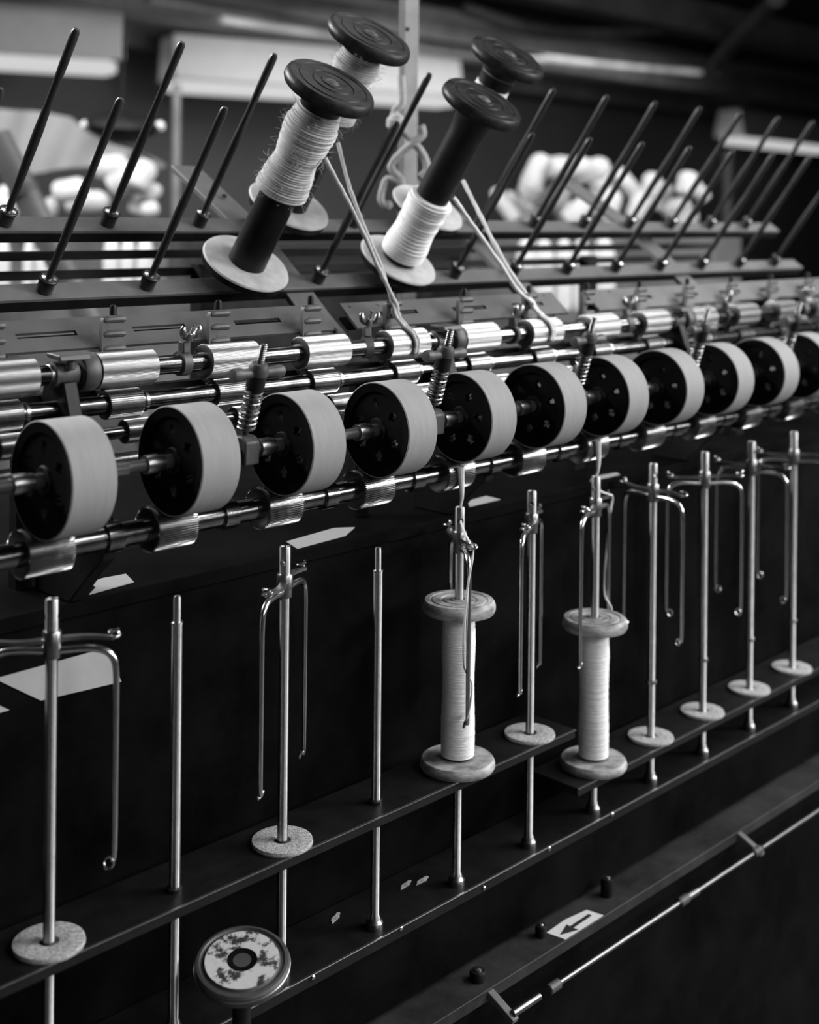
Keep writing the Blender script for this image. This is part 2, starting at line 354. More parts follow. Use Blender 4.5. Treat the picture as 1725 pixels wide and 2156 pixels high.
# worn round cap on a stem
t = thing('hand_wheel', 'worn round metal cap with flaking pale ring at lower left', 'wheel', (.158, -.045, .47))
nrm = Vector((-.147, -.181, .972))
part('disc', MB().lathe([(.002, -.010), (.0400, -.010), (.0408, -.006), (.0406, -.002), (.0390, 0), (.0365, .0004), (.0350, -.0012), (.0330, -.0012), (.0318, .0004)], (0, 0, .149), nrm, 64), IRON_G, t)
part('worn_ring', MB().lathe([(.0318, -.002), (.0316, .0010), (.0120, .0008), (.0110, -.002)], (0, 0, .149), nrm, 64, closed=True), WORN, t, 'pale flaking ring')
part('hub', MB().lathe([(.002, -.003), (.0128, -.003), (.0128, .0009), (.0085, .0006), (.002, -.0010)], (0, 0, .149), nrm, 40), BLACKP, t)
part('rim_wire', MB().lathe([(.0402, -.0055), (.0412, -.0048), (.0412, -.0036), (.0402, -.003)], (0, 0, .149), nrm, 64, closed=True), STEEL_D, t, 'bright rim edge')
part('stem', MB().cyl((0, 0, 0), Vector((0, 0, .149)) - nrm * .008, .008, 20), IRON, t)

# arrow label, oil caps, screws, pale flecks
t = thing('arrow_label', 'white label with a black arrow on the front ledge', 'label', (.6333, -.0428, .47))
def lp(x, y, z=.0): return (x - .6333, y + .0428, z)
part('card', MB().prism([lp(.594, -.0310), lp(.598, -.0535), lp(.668, -.0535), lp(.664, -.0335), lp(.63, -.0290)], (0, 0, .0007)), LABELW, t)
part('arrow', MB().prism([lp(.6005, -.0445, .0007), lp(.623, -.0365, .0007), lp(.6225, -.0415, .0007), lp(.658, -.0405, .0007), lp(.658, -.0450, .0007), lp(.6225, -.0462, .0007), lp(.6235, -.0525, .0007)], (0, 0, .0003)), INK, t, 'black arrow pointing left')
for x, y, r, h, lab in ((.708, -.030, .0075, .020, 'black oil cap with bright top right of the arrow label'), (.585, -.030, .006, .012, 'black oil cap left of the arrow label'), (.474, -.036, .0085, .010, 'round bright-edged oil cap near the left bracket')):
    t = thing('oil_cap', lab, 'oil cap', (x, y, .47), 'oil caps on the ledge')
    part('body', MB().lathe([(r, 0), (r, h * .8), (r * .85, h), (r * .4, h)], n=24), IRON, t)
    part('cap_button', MB().lathe([(r * .5, h), (r * .5, h + .001), (r * .2, h + .002), (.0005, h + .002)], n=16), STEEL, t, 'bright button')
for x, z in ((.2647, .5497), (.3803, .5509), (.5053, .546), (.6157, .5505), (.7357, .5505)):
    solo('screw', MB().lathe([(.0012, 0), (.0024, .0002), (.0024, .0016), (.0012, .0026), (.0002, .0028)], (0, 0, 0), (0, -1, 0), 12), STEEL, 'small bright screw head on the front edge of the spindle rail', 'screw', 'screws along the spindle rail edge').location = (x, -.014 - .002, z - .0)
for x, y, a, lab in ((.4412, .036, .3, 'pale fleck on the spindle rail left of the fourth spindle foot'), (.460, .030, .2, 'pale fleck on the spindle rail right of the fourth spindle foot'), (.345, .040, .5, 'thin pale fleck on the spindle rail right of the round cap')):
    mb = MB(); mb.prism([Vector((.010 * math.cos(k * PI / 6 + .2), .0028 * math.sin(k * PI / 6), 0)) * (1 + .2 * math.sin(k * 2.3)) for k in range(12)], (0, 0, .0009))
    o = solo('pale_fleck', mb, FELT, lab, 'lint', 'pale flecks on the rail'); o.location = (x, y, .553); o.rotation_euler = (0, 0, a)

# stop rod
t = thing('stop_rod', 'polished stop rod on brackets along the front of the machine', 'rod', (.47, -.084, .456))
def rp(x): return (x - .47, 0, 0)
mb = MB(); mb.cyl(rp(.535), rp(.9535), .0027, 14); part('rod', mb, ROD, t)
part('rod', MB().cyl(rp(.9674), rp(1.6), .0027, 14), ROD, t)
part('rod', MB().cyl(rp(.4726), rp(.515), .0037, 14), ROD, t)
for x in (.53, .7656 + .01, .945): part('coupling', MB().lathe([(.0038, 0), (.0052, .001), (.0052, .017), (.0038, .018)], rp(x), (1, 0, 0), 18), IRON_G, t)
part('sleeve', MB().cyl(rp(.775), rp(.815), .0042, 16), ROD, t)
for x in (.4726, .9620):
    part('bracket', MB().prism([(x - .47 - .005, .036, .012), (x - .47 - .005, .028, .012), (x - .47 - .005, -.005, -.003), (x - .47 - .005, -.003, -.008), (x - .47 - .005, .034, .006)], (.009, 0, 0)), RAILM, t, bevel=.0008)

# ------------------------------------------------------------------ spindles, flyers, felt washers, lower bobbins
sp = thing('spindle', '', 'spindle', (0, 0, .553), 'vertical spindles along the machine')
part('shaft', MB().lathe([(.006, 0), (.006, .012), (.0048, .014), (.0048, .3500), (.0052, .3502), (.0052, .3514), (.0034, .352), (.0034, .371), (.0030, .3735), (.001, .3738)], n=28), SPIN, sp)
part('foot_bush', MB().lathe([(.0085, 0), (.0085, .006), (.0062, .009), (.0062, .0095)], n=28), STEEL_D, sp)
def bush(h): return MB().lathe([(.0070, h), (.0070, h + .003), (.0050, h + .004), (.0050, h + .0041)], n=24)
lab_s = {0: 'leftmost steel spindle carrying a flyer and felt washer', 1: 'bare steel spindle between the two leftmost flyers', 2: 'third steel spindle from left, with flyer and felt washer',
         3: 'bare steel spindle just left of the nearer yarn bobbin', 4: 'steel spindle passing through the nearer lower yarn bobbin', 5: 'steel spindle between the two lower yarn bobbins',
         6: 'steel spindle passing through the farther lower yarn bobbin', 7: 'steel spindle just right of the farther lower yarn bobbin', 8: 'ninth steel spindle, under the flyer seen broadside',
         9: 'tenth steel spindle, second from the right photo edge', 10: 'steel spindle nearest the right photo edge'}
for n in range(11):
    if n == 0: s0 = sp; sp['label'] = lab_s[0]
    else: s0 = dup(sp, (n * P, 0, .553), lab_s[n])
    part('rail_bush', bush((LZ if n < 5.3 else RZ) - .553), STEEL_D, s0)

# flyer head with a real cross hole
def cut_hole(mb, name, m, p, q, r):
    me = mb.mesh(name, m); ob = bpy.data.objects.new('tmp', me); COL.objects.link(ob)
    cm = MB().cyl(p, q, r, 20).mesh('cut', m); oc = bpy.data.objects.new('cut', cm); COL.objects.link(oc)
    md = ob.modifiers.new('b', 'BOOLEAN'); md.operation = 'DIFFERENCE'; md.object = oc; md.solver = 'EXACT'
    bpy.context.view_layer.update()
    ev = ob.evaluated_get(bpy.context.evaluated_depsgraph_get()); nm = bpy.data.meshes.new_from_object(ev)
    bpy.data.objects.remove(oc); bpy.data.objects.remove(ob); nm.name = name
    nm.set_sharp_from_angle(angle=math.radians(35)); return nm
# local z = 0 at world z .736 (arm ends); near arm along +x
fl = thing('flyer', '', 'flyer', (0, 0, .736), 'flyers on the spindles')
hz = .1905
head = MB().lathe([(.0064, hz), (.0064, .2085), (.0056, .2105), (.0056, .2115), (.0038, .2122), (.0038, .2080)], n=32)
hm = cut_hole(MB().lathe([(.0055, .186), (.0055, .2110), (.0051, .2124), (.0040, .2124), (.0038, .2100), (.0006, .2085)], n=32), 'head', SPIN, (-.02, 0, .1985), (.02, 0, .1985), .0032)
ho = bpy.data.objects.new('head', hm); COL.objects.link(ho); ho.parent = fl
part('hub', MB().lathe([(.0056, .1655), (.0068, .1662), (.0068, .1745), (.0075, .1752), (.0075, .1862), (.0066, .1875), (.0056, .1878)], n=32), STEEL_D, fl)
# flat S-shaped cross bar with pigtail ends
def sbar():
    mb = MB(); pts = []; R = .048
    for k in range(25):
        u = -1 + 2 * k / 24; pts.append(Vector((u * R, .0055 * math.sin(u * PI), .180)))
    vs = []
    for i, p in enumerate(pts):
        t = (pts[min(i + 1, 24)] - pts[max(i - 1, 0)]).normalized(); s = Vector((-t.y, t.x, 0)) * (.0042 - .0018 * abs(i - 12) / 12)
        for a, z in ((-1, -.0014), (1, -.0014), (1, .0014), (-1, .0014)): vs.append(p + s * a + Vector((0, 0, z)))
    fs = [(i * 4 + k, i * 4 + (k + 1) % 4, i * 4 + 4 + (k + 1) % 4, i * 4 + 4 + k) for i in range(24) for k in range(4)] + [(3, 2, 1, 0), (96, 97, 98, 99)]
    return mb.add(vs, fs)
part('cross_bar', sbar(), STEEL_D, fl)
for sx in (1, -1):
    c = [Vector((sx * (.048 + .0042 * math.sin(a * 2 * PI)), sx * .0042 * (1 - math.cos(a * 2 * PI)), .180 + .0055 * a)) for a in [q / 20 for q in range(24)]]
    part('pigtail', MB().tube(c, .0013, 8), STEEL, fl, 'bright pigtail curl')
    arm = spline([(sx * .005, 0, .1715), (sx * .025, 0, .1725), (sx * .0385, 0, .1710), (sx * .0465, 0, .1655), (sx * .0495, 0, .155), (sx * .0500, 0, .130), (sx * .0500, 0, .06), (sx * .0498, 0, .012), (sx * .0485, 0, .003)], 6)
    ao = part('arm', MB().tube(arm, .003, 12, rf=lambda q: .0029 - .0010 * max(0, (q - .35) / .65)), STEEL, fl)
    e = [Vector((sx * (.0455 + .0036 * math.cos(a)), .0036 * math.sin(a) * .4 - .0004 * a, .0026 + .0036 * math.sin(a))) for a in [q * 2.3 * PI / 24 for q in range(25)]]
    part('eye', MB().tube(e, .0011, 8), STEEL, ao, 'small curled eye')
FA = {0: (8, 'flyer on the leftmost spindle, one bent arm showing'), 2: (-108, 'flyer on the third spindle, arms nearly edge-on'), 4: (-81, 'flyer above the nearer yarn bobbin, arm in front of yarn'),
      5: (-108, 'empty flyer between the two lower yarn bobbins'), 6: (-117, 'flyer above the farther lower yarn bobbin, thread on its arm'), 7: (-55, 'flyer just right of the farther yarn bobbin, head hole facing'),
      8: (4, 'flyer seen broadside with both bent arms showing'), 9: (-33, 'flyer on the second spindle from the right edge'), 10: (-15, 'flyer on the spindle nearest the right edge')}
az = math.atan2(RGT.y, RGT.x)
for n, (a, lab) in FA.items():
    rot = (0, 0, az + math.radians(a))
    if n == 0: fl['label'] = lab; fl.rotation_euler = rot
    else: dup(fl, (n * P, 0, .736), lab, rot)

# felt washers
def washer():
    return MB().lathe([(.008, 0), (.0278, 0), (.0284, .0015), (.0278, .004), (.0265, .0043), (.010, .0043), (.008, .0035)], n=56, closed=True)
WL = {0: 'leftmost felt washer, under the first spindle', 2: 'felt washer on the third spindle', 5: 'felt washer between the two lower yarn bobbins', 7: 'felt washer just right of the farther bobbin',
      8: 'felt washer fourth from the right end', 9: 'felt washer second from the right end', 10: 'felt washer nearest the right photo edge'}
WL[8] = 'felt washer under the flyer seen broadside'
w0 = None
for n, lab in WL.items():
    z = LZ if n < 5.3 else RZ
    if w0 is None: w0 = solo('felt_washer', washer(), FELT, lab, 'washer', 'felt washers on the rail')
    o = w0 if n == 0 else w0.copy()
    if n: COL.objects.link(o)
    o.location = (n * P, 0, z); o['label'] = lab

def yarn_profile(z0, z1, r, step, jit, end_taper=.008, seed=1, swell=None):
    rnd = random.Random(seed); pr = [(r * .55, z0)]; z = z0
    while z < z1 - step:
        k = min(1, (z - z0) / end_taper + .55, (z1 - z) / end_taper + .5)
        rr = r * k * (swell((z - z0) / (z1 - z0)) if swell else 1) + rnd.uniform(-jit, jit)
        pr += [(rr - step * .30, z), (rr, z + step * .3), (rr, z + step * .65)]; z += step * rnd.uniform(.8, 1.2)
    pr.append((r * .55, z1)); return pr
def spool_flange(z, r, h, face, m2=None):
    mb = MB()
    pr = [(.007, z), (r * .96, z), (r, z + h * .25), (r, z + h * .55), (r * .97, z + h * .85)]
    if face == 'rings': pr += [(r * .93, z + h), (r * .80, z + h), (r * .785, z + h - .0009), (r * .74, z + h - .0009), (r * .725, z + h), (r * .50, z + h), (r * .485, z + h - .001), (r * .44, z + h - .001), (r * .42, z + h), (r * .26, z + h), (r * .24, z + h + .001), (r * .17, z + h + .001), (r * .16, z + h - .002), (.007, z + h - .002)]
    else: pr += [(r * .94, z + h), (.007, z + h)]
    return mb.lathe(pr, n=64, closed=True)
def lower_bobbin(n, z, lab, seed):
    t = thing('yarn_bobbin', lab, 'bobbin', (n * P, 0, z), 'bobbins on the spindles')
    part('bottom_flange', spool_flange(.0, .0395, .0105, 'plain'), WOODM, t)
    part('top_flange', spool_flange(.163, .0385, .013, 'rings'), WOODM, t)
    part('barrel', MB().lathe([(.006, .009), (.0135, .009), (.0135, .164), (.006, .164)], n=40, closed=True), BARREL, t)
    part('yarn', MB().lathe(yarn_profile(.0108, .1600, .0172, .0013, .00022, .006, seed, lambda q: 1.0 + .03 * math.sin(q * 9) - .06 * max(0, q - .8) / .2), n=48), YARN2, t)
lower_bobbin(4, LZ, 'wooden bobbin wound with white yarn, on the nearer spindle', 3)
lower_bobbin(6, RZ, 'wooden bobbin wound with white yarn, on the farther spindle', 5)

# ------------------------------------------------------------------ front drafting rollers
def fluted(x0, x1, r, nf, depth):
    prof = [(r * .4, x0), (r - .0012, x0), (r, x0 + .0006), (r, x1 - .0006), (r - .0012, x1), (r * .4, x1)]
    return MB().lathe(prof, (0, 0, 0), (1, 0, 0), nf * 4, closed=True, rfun=lambda k, h: 1.0 if k % 4 in (1, 2) else 1 - depth / r)
FY, FZ = .012, .9845
t = thing('fluted_roller_shaft', 'long front roller shaft with fluted bosses under the covered rollers', 'roller', (0, FY, FZ))
mb = MB().lathe([(.010, X0 + .1), (.010, X1 - .1)], (0, 0, 0), (1, 0, 0), 28); part('shaft', mb, SHAFT, t)
for n in range(-1, 14):
    part('fluted_boss', fluted(n * P - .0235, n * P + .0175, .0195, 60, .0013), FLUTE, t)
    part('shaft_collar', MB().lathe([(.010, .052), (.0128, .053), (.0128, .068), (.010, .069)], (n * P, 0, 0), (1, 0, 0), 24, closed=True), SHAFT, t)
# small lower shaft and carrier rollers
t = thing('carrier_roller_shaft', 'middle carrier roller shaft glimpsed behind the covered rollers', 'roller', (0, .054, 1.062))
part('shaft', MB().lathe([(.0055, X0 + .1), (.0055, X1 - .1)], (0, 0, 0), (1, 0, 0), 20), SHAFT, t)
for n in range(-1, 14): part('boss', fluted(n * P - .02, n * P + .02, .0105, 40, .0007), FLUTE, t)
solo('plain_shaft', MB().lathe([(.007, X0 + .1), (.007, X1 - .1)], (0, .060, 1.036), (1, 0, 0), 20), STEEL_D, 'plain polished shaft behind the covered rollers, below the carrier roller', 'shaft')
# back bottom fluted rollers
t = thing('fluted_roller_shaft', 'back bottom roller shaft with fluted bosses under the smooth rollers', 'roller', (0, .088, 1.0815))
part('shaft', MB().lathe([(.0085, X0 + .1), (.0085, X1 - .1)], (0, 0, 0), (1, 0, 0), 24), SHAFT, t)
for n in range(-1, 14):
    part('fluted_boss', fluted(n * P - .018, n * P + .018, .0133, 44, .0011), FLUTE, t)
    part('shaft_collar', MB().lathe([(.0085, .022), (.0095, .0225), (.0095, .0255), (.0085, .026)], (n * P, 0, 0), (1, 0, 0), 20, closed=True), STEEL, t)
# back top rollers: smooth steel, in pairs on one shaft
t = thing('back_roller_shaft', 'back top roller shaft with broad bright steel rollers', 'roller', (0, .088, 1.1125))
part('shaft', MB().lathe([(.0088, X0 + .1), (.0088, X1 - .1)], (0, 0, 0), (1, 0, 0), 28), SHAFT, t)
for n in range(-1, 14):
    part('roller_boss', fluted(n * P - .029, n * P + .031, .0166, 90, .00025), STEEL_B, t)
    if n % 4 == 1:
        part('end_collar', MB().lathe([(.0095, -.046), (.0160, -.045), (.0172, -.043), (.0172, -.033), (.0160, -.030), (.0095, -.030)], (n * P, 0, 0), (1, 0, 0), 36, closed=True), IRON_G, t, 'dark collar at the roller end')
        part('joint_ring', MB().lathe([(.0088, -.075), (.0096, -.0745), (.0096, -.060), (.0088, -.0595)], (n * P, 0, 0), (1, 0, 0), 28, closed=True), STEEL_D, t)

# covered top rollers
cr0 = thing('covered_roller', '', 'roller', (0, -.0139, 1.0456), 'grey covered top rollers')
R0 = .0461
part('covering', MB().lathe([(R0 - .0012, -.0195), (R0 - .0005, -.0195), (R0, -.0189), (R0, .0189), (R0 - .0005, .0195), (R0 - .0012, .0195)], (0, 0, 0), (1, 0, 0), 96, closed=True), COVER, cr0)
part('rim', MB().lathe([(R0 - .009, -.0185), (R0 - .0011, -.0194), (R0 - .0011, .0194), (R0 - .009, .0185)], (0, 0, 0), (1, 0, 0), 72, closed=True), BLACKP, cr0)
def web():
    mb = MB(); rings = [.011, .016, .0195, .0225, .0265, .030, .0335, .0375]; n = 72; vs = []
    for x in (-.0165, -.0105):
        for r in rings:
            for k in range(n): vs.append((x, r * math.cos(2 * PI * k / n), r * math.sin(2 * PI * k / n)))
    m = len(rings); fs = []
    def hole(i, k): return i in (2, 3, 4) and (k % 12) in ((4, 5, 6, 7) if i == 3 else (5, 6))
    def idx(s, i, k): return s * m * n + i * n + k % n
    for i in range(m - 1):
        for k in range(n):
            if hole(i, k): continue
            fs.append((idx(0, i, k), idx(0, i, k + 1), idx(0, i + 1, k + 1), idx(0, i + 1, k)))
            fs.append((idx(1, i, k), idx(1, i + 1, k), idx(1, i + 1, k + 1), idx(1, i, k + 1)))
            for (di, ka, kb, ib) in ((0, k, k + 1, i), (1, k, k + 1, i + 1)):
                ni = i - 1 if di == 0 else i + 1
                if ni < 0 or ni >= m - 1 or hole(ni, k): fs.append((idx(0, ib, ka), idx(0, ib, kb), idx(1, ib, kb), idx(1, ib, ka)))
            for dk, kk in ((-1, k), (1, k + 1)):
                if hole(i, (k + dk) % n): fs.append((idx(0, i, kk), idx(0, i + 1, kk), idx(1, i + 1, kk), idx(1, i, kk)))
    return mb.add(vs, fs)
part('web', web(), BLACKP, cr0, 'black web with holes')
part('hub', MB().lathe([(.0062, -.0185), (.0105, -.0185), (.0115, -.017), (.0115, .016), (.0062, .016)], (0, 0, 0), (1, 0, 0), 32, closed=True), IRON, cr0)
part('axle', MB().lathe([(.001, -.062), (.0050, -.062), (.0050, -.0275), (.0060, -.027), (.0060, .028), (.0050, .0285), (.0050, .0580), (.001, .0580)], (0, 0, 0), (1, 0, 0), 28), IRON_G, cr0)
part('axle_sleeve', MB().lathe([(.0050, -.0450), (.0078, -.0445), (.0082, -.042), (.0082, -.033), (.0070, -.0325), (.0070, -.027), (.0050, -.0268)], (0, 0, 0), (1, 0, 0), 28, closed=True), STEEL_D, cr0, 'bright sleeve on the axle')
part('square_neck', MB().box((.0475, 0, 0), (.022, .0095, .0095)), IRON_G, cr0, bevel=.0006)
labc = ['nearest covered roller at the left photo edge'] + ['%s covered grey roller from the left in the front row' % ORD[k] for k in range(1, 10)] + ['covered roller cut off by the right photo edge']
for n in range(11):
    if n == 0: cr0['label'] = labc[0]
    else: dup(cr0, (n * P, -.0139, 1.0456), labc[n]).rotation_euler = (random.uniform(0, 6.28), 0, 0)

# spring pressure arms
sa = thing('spring_arm', '', 'spring arm', (.18, -.0139, 1.0456), 'coil spring arms between the covered rollers')
A0 = Vector((0, -.0139 + .0139 + .002, .006)); A1 = Vector((0, -.0355 + .0139, 1.1275 - 1.0456)); ad = (A1 - A0).normalized(); AL = (A1 - A0).length
part('saddle', MB().prism([(-.008, -.011, -.012), (-.008, .011, -.012), (-.008, .012, .008), (-.008, .006, .013), (-.008, -.006, .013), (-.008, -.012, .008)], (.016, 0, 0)), IRON_G, sa, bevel=.0015)
part('stem', MB().cyl(A0, A1, .0032, 14), IRON_G, sa)
hel = []; u = Vector((1, 0, 0)); w = ad.cross(u); turns = 8.5
for k in range(int(turns * 20) + 1):
    a = 2 * PI * k / 20; hel.append(A0 + ad * (.012 + (AL * .66 - .012) * k / (turns * 20)) + (u * math.cos(a) + w * math.sin(a)) * .0074)
part('spring', MB().tube(hel, .0013, 7), STEEL_D, sa)
part('sleeve', MB().cyl(A0 + ad * AL * .64, A0 + ad * AL * .86, .0086, 20, .0078), IRON, sa)
part('nut_block', MB().lathe([(.0062, 0), (.0088, .001), (.0092, .006), (.0070, .011), (.0050, .012)], A0 + ad * AL * .80, ad, 20), IRON_G, sa)
hc = A0 + ad * AL * .83
hb = part('handle_bar', MB().lathe([(.002, -.0285), (.0055, -.028), (.0062, -.025), (.0058, -.020), (.0046, -.016), (.0045, .014), (.0050, .018), (.0056, .025), (.0050, .0275), (.002, .028)], hc, (1, 0, 0), 22), IRON_G, sa, 'cross handle with rounded ends')
scr = []
for k in range(121):
    a = 2 * PI * k / 12; scr.append(A0 + ad * (AL * .93 + .0018 * k / 12) + (u * math.cos(a) + w * math.sin(a)) * .0029)
part('threaded_tip', MB().tube(scr, .0008, 6).cyl(A0 + ad * AL * .90, A0 + ad * (AL * .93 + .0185), .0029, 14), STEEL_D, sa)
labs = ['nearest spring arm, left of the third covered roller', 'spring arm left of the fifth covered roller', 'spring arm left of the seventh covered roller', 'spring arm left of the ninth covered roller', 'farthest spring arm near the right photo edge']
for k in range(5):
    if k == 0: sa['label'] = labs[0]
    else: dup(sa, (.18 + .24 * k, -.0139, 1.0456), labs[k])

# roller stands and wing-nut clips on the back shaft
st = thing('roller_stand', '', 'roller stand', (.06, 0, .921), 'black roller stands')
part('stand', MB().prism([(-.007, .09, 0), (-.007, .062, 0), (-.007, .030, .030), (-.007, .012, .045), (-.007, .006, .062), (-.007, .018, .080), (-.007, .034, .09), (-.007, .045, .13), (-.007, .066, .160), (-.007, .075, .186), (-.007, .105, .186), (-.007, .118, .15), (-.007, .118, 0)], (.014, 0, 0)), IRON, st, bevel=.0015)
part('bearing_cap', MB().lathe([(.0092, -.012), (.0120, -.011), (.0120, .011), (.0092, .012)], (0, .088, .1915), (1, 0, 0), 28, closed=True), IRON_G, st)
part('cap_lug', MB().prism([(-.016, .064, .205), (-.016, .086, .207), (-.016, .088, .211), (-.016, .066, .210)], (.030, 0, 0)).cyl((0, .074, .196), (0, .074, .208), .004, 12), IRON_G, st, bevel=.001)
for k, lab in enumerate(['black roller stand left of the second smooth back roller', 'black roller stand behind the second spring arm', 'black roller stand behind the fourth spring arm']):
    if k == 0: st['label'] = lab
    else: dup(st, (.06 + .48 * k, 0, .921), lab)
wc = thing('wing_nut_clip', '', 'clip', (.187, .088, 1.1125), 'wing nut clips on the back shaft')
part('collar', MB().lathe([(.0089, -.005), (.0116, -.0045), (.0116, .0045), (.0089, .005)], (0, 0, 0), (1, 0, 0), 28, closed=True), IRON_G, wc)
part('lug', MB().box((0, -.003, .0155), (.008, .009, .011)), IRON_G, wc, bevel=.001)
part('screw', MB().cyl((0, -.004, .016), (.004, -.013, .037), .0020, 12), STEEL, wc)
wn = MB(); wn.lathe([(.0022, 0), (.0048, .0005), (.0042, .007), (.0022, .0075)], (.001, -.006, .022), (.15, -.35, .92), 16, closed=True)
for s in (-1, 1):
    wn.tube(spline([(.001 + s * .0035, -.007, .024), (.002 + s * .0075, -.009, .0275), (.0025 + s * .0092, -.010, .0325), (.0025 + s * .0082, -.0105, .0355)], 5), .002, 10, rf=lambda q: .0018 + .0016 * math.sin(PI * min(1, q * 1.05)))
part('wing_nut', wn, STEEL_D, wc)
for k in range(6):
    lab = ['wing nut clip beside the second smooth back roller', 'wing nut clip left of the roving passing over a roller', 'wing nut clip left of the second roving over a roller', 'wing nut clip right of the third spring arm', 'wing nut clip near the fourth spring arm', 'wing nut clip at the right photo edge'][k]
    if k == 0: wc['label'] = lab
    else: dup(wc, (.187 + .24 * k, .088, 1.1125), lab, (random.uniform(-.3, .3), 0, random.uniform(-.5, .5)))

# ------------------------------------------------------------------ guide plates and comb guides
PD = Vector((0, .118 - .1505, 1.141 - 1.169)).normalized()           # down the slope
PN = Vector((0, PD.z, -PD.y)).normalized()
if PN.z < 0: PN = -PN
def plate(x0, x1, c, lab):
    t = thing('guide_plate', lab, 'plate', (x0, .1220, 1.1440), 'slotted guide plates')
    wdt = .0385; L = x1 - x0; slots = [(q - x0 - .0, .030) for q in c]
    us = [0.0]; 
    for q, hw in slots: us += [q - hw, q + hw]
    us.append(L); mb = MB()
    rows = [(-wdt / 2, -.0032), (-.0032, .0032), (.0032, wdt / 2)]
    for i in range(len(us) - 1):
        for j, (a, b) in enumerate(rows):
            if j == 1 and i % 2 == 1: continue
            u0, u1 = us[i], us[i + 1]
            q = [Vector((u0, 0, 0)) + PD * a, Vector((u1, 0, 0)) + PD * a, Vector((u1, 0, 0)) + PD * b, Vector((u0, 0, 0)) + PD * b]
            mb.prism(q, PN * -.003)
    part('plate', mb, PLATE, t)
    part('slot_shade', MB().prism([PD * -.009 + PN * -.011, PD * .009 + PN * -.011, PD * .009 + PN * -.014, PD * -.009 + PN * -.014], (L, 0, 0)), IRON, t)  # dark strip added behind the slots so they look shaded
    for x in (.012, .055, L - .02):
        part('rivet', MB().lathe([(.0022, 0), (.0018, .0008), (.0004, .0011)], Vector((x, 0, 0)) + PD * -.014, PN, 10), PLATE, t)
plate(-.20, .398, [-.055, .065, .185, .305], 'left slotted guide plate behind the comb guides')
plate(.432, .806, [.51, .63, .74], 'middle slotted guide plate behind the comb guides')
plate(.874, 1.60, [.985, 1.105, 1.225, 1.345, 1.465], 'right slotted guide plate behind the comb guides')
cg = thing('comb_guide', '', 'comb guide', (P, .104, 1.135), 'comb guides along the guide plates')
mb = MB()
def bar(x0, x1, z, r=.0036): mb.tube(spline([(x0, 0, z), (x0 + .004, -.001, z + .0005), (x1 - .003, -.001, z + .0005), (x1, .0, z)], 4), r, 10, rf=lambda q: r * (1 if q < .9 else .8))
mb.prism([(-.0115, -.0025, -.012), (-.0035, -.0025, -.012), (-.0035, -.0025, .0225), (-.0095, -.0025, .0225), (-.0115, -.0025, .019)], (0, .005, 0))
for z in (-.006, .0075, .0205): bar(-.008, .0125, z)
part('comb', mb, IRON_G, cg, bevel=0)
part('pin', MB().lathe([(.0034, .018), (.0034, .031), (.0026, .0335), (.0004, .034)], (.0035, .003, 0), n=14), IRON, cg)
part('foot', MB().cyl((-.0075, 0, -.045), (-.0075, 0, -.010), .0032, 12).box((-.0075, .006, -.045), (.010, .02, .004)), IRON, cg)
for n in range(0, 14):
    lab = 'comb guide, %s from the left along the guide plates' % ORD[n]
    if n == 4: lab = 'comb guide with the left pair of rovings through it'
    if n == 6: lab = 'comb guide with the right pair of rovings through it'
    if n == 0: lab = 'comb guide half cut by the left photo edge'
    if n == 1: cg['label'] = lab
    else: dup(cg, (n * P, .104, 1.135), lab)
solo('guide_rail', MB().box(((X0 + X1) / 2, .118, 1.086), (X1 - X0, .012, .012)), IRON, 'black rail under the comb guides behind the back rollers', 'rail')

# ------------------------------------------------------------------ creel
TILT = .6248
D = Vector((0, -math.sin(TILT), math.cos(TILT))); S = Vector((0, -math.cos(TILT), -math.sin(TILT)))   # peg axis, down-slope
def creel_rail(y, z, x0, x1, lab):
    t = thing('creel_rail', lab, 'rail', (x0, y, z), 'creel rails')
    Rm = Matrix((Vector((1, 0, 0)), -S, D)).transposed()
    part('bar', MB().box(Vector(((x1 - x0) / 2, 0, 0)) - D * .002, (x1 - x0, .0245, .004), Rm), RAILM, t, bevel=.0006)
    part('flange', MB().box(Vector(((x1 - x0) / 2, 0, 0)) + S * .0105 - D * .0095, (x1 - x0, .0035, .011), Rm), IRON, t)
    return t
creel_rail(.2400, 1.1752, -.35, 1.665, 'lower creel rail carrying the front row of pegs')
creel_rail(.2872, 1.2411, -.35, 1.665, 'upper creel rail carrying the back row of pegs')
for z, lab, y in ((1.2035, 'upper dark rail behind the creel pegs', .42), (1.181, 'lower dark rail behind the creel pegs', .43)):
    solo('back_rail', MB().box((.66, y, z), (2.02, .012, .0105)), IRON, lab, 'rail', bevel=.0008)
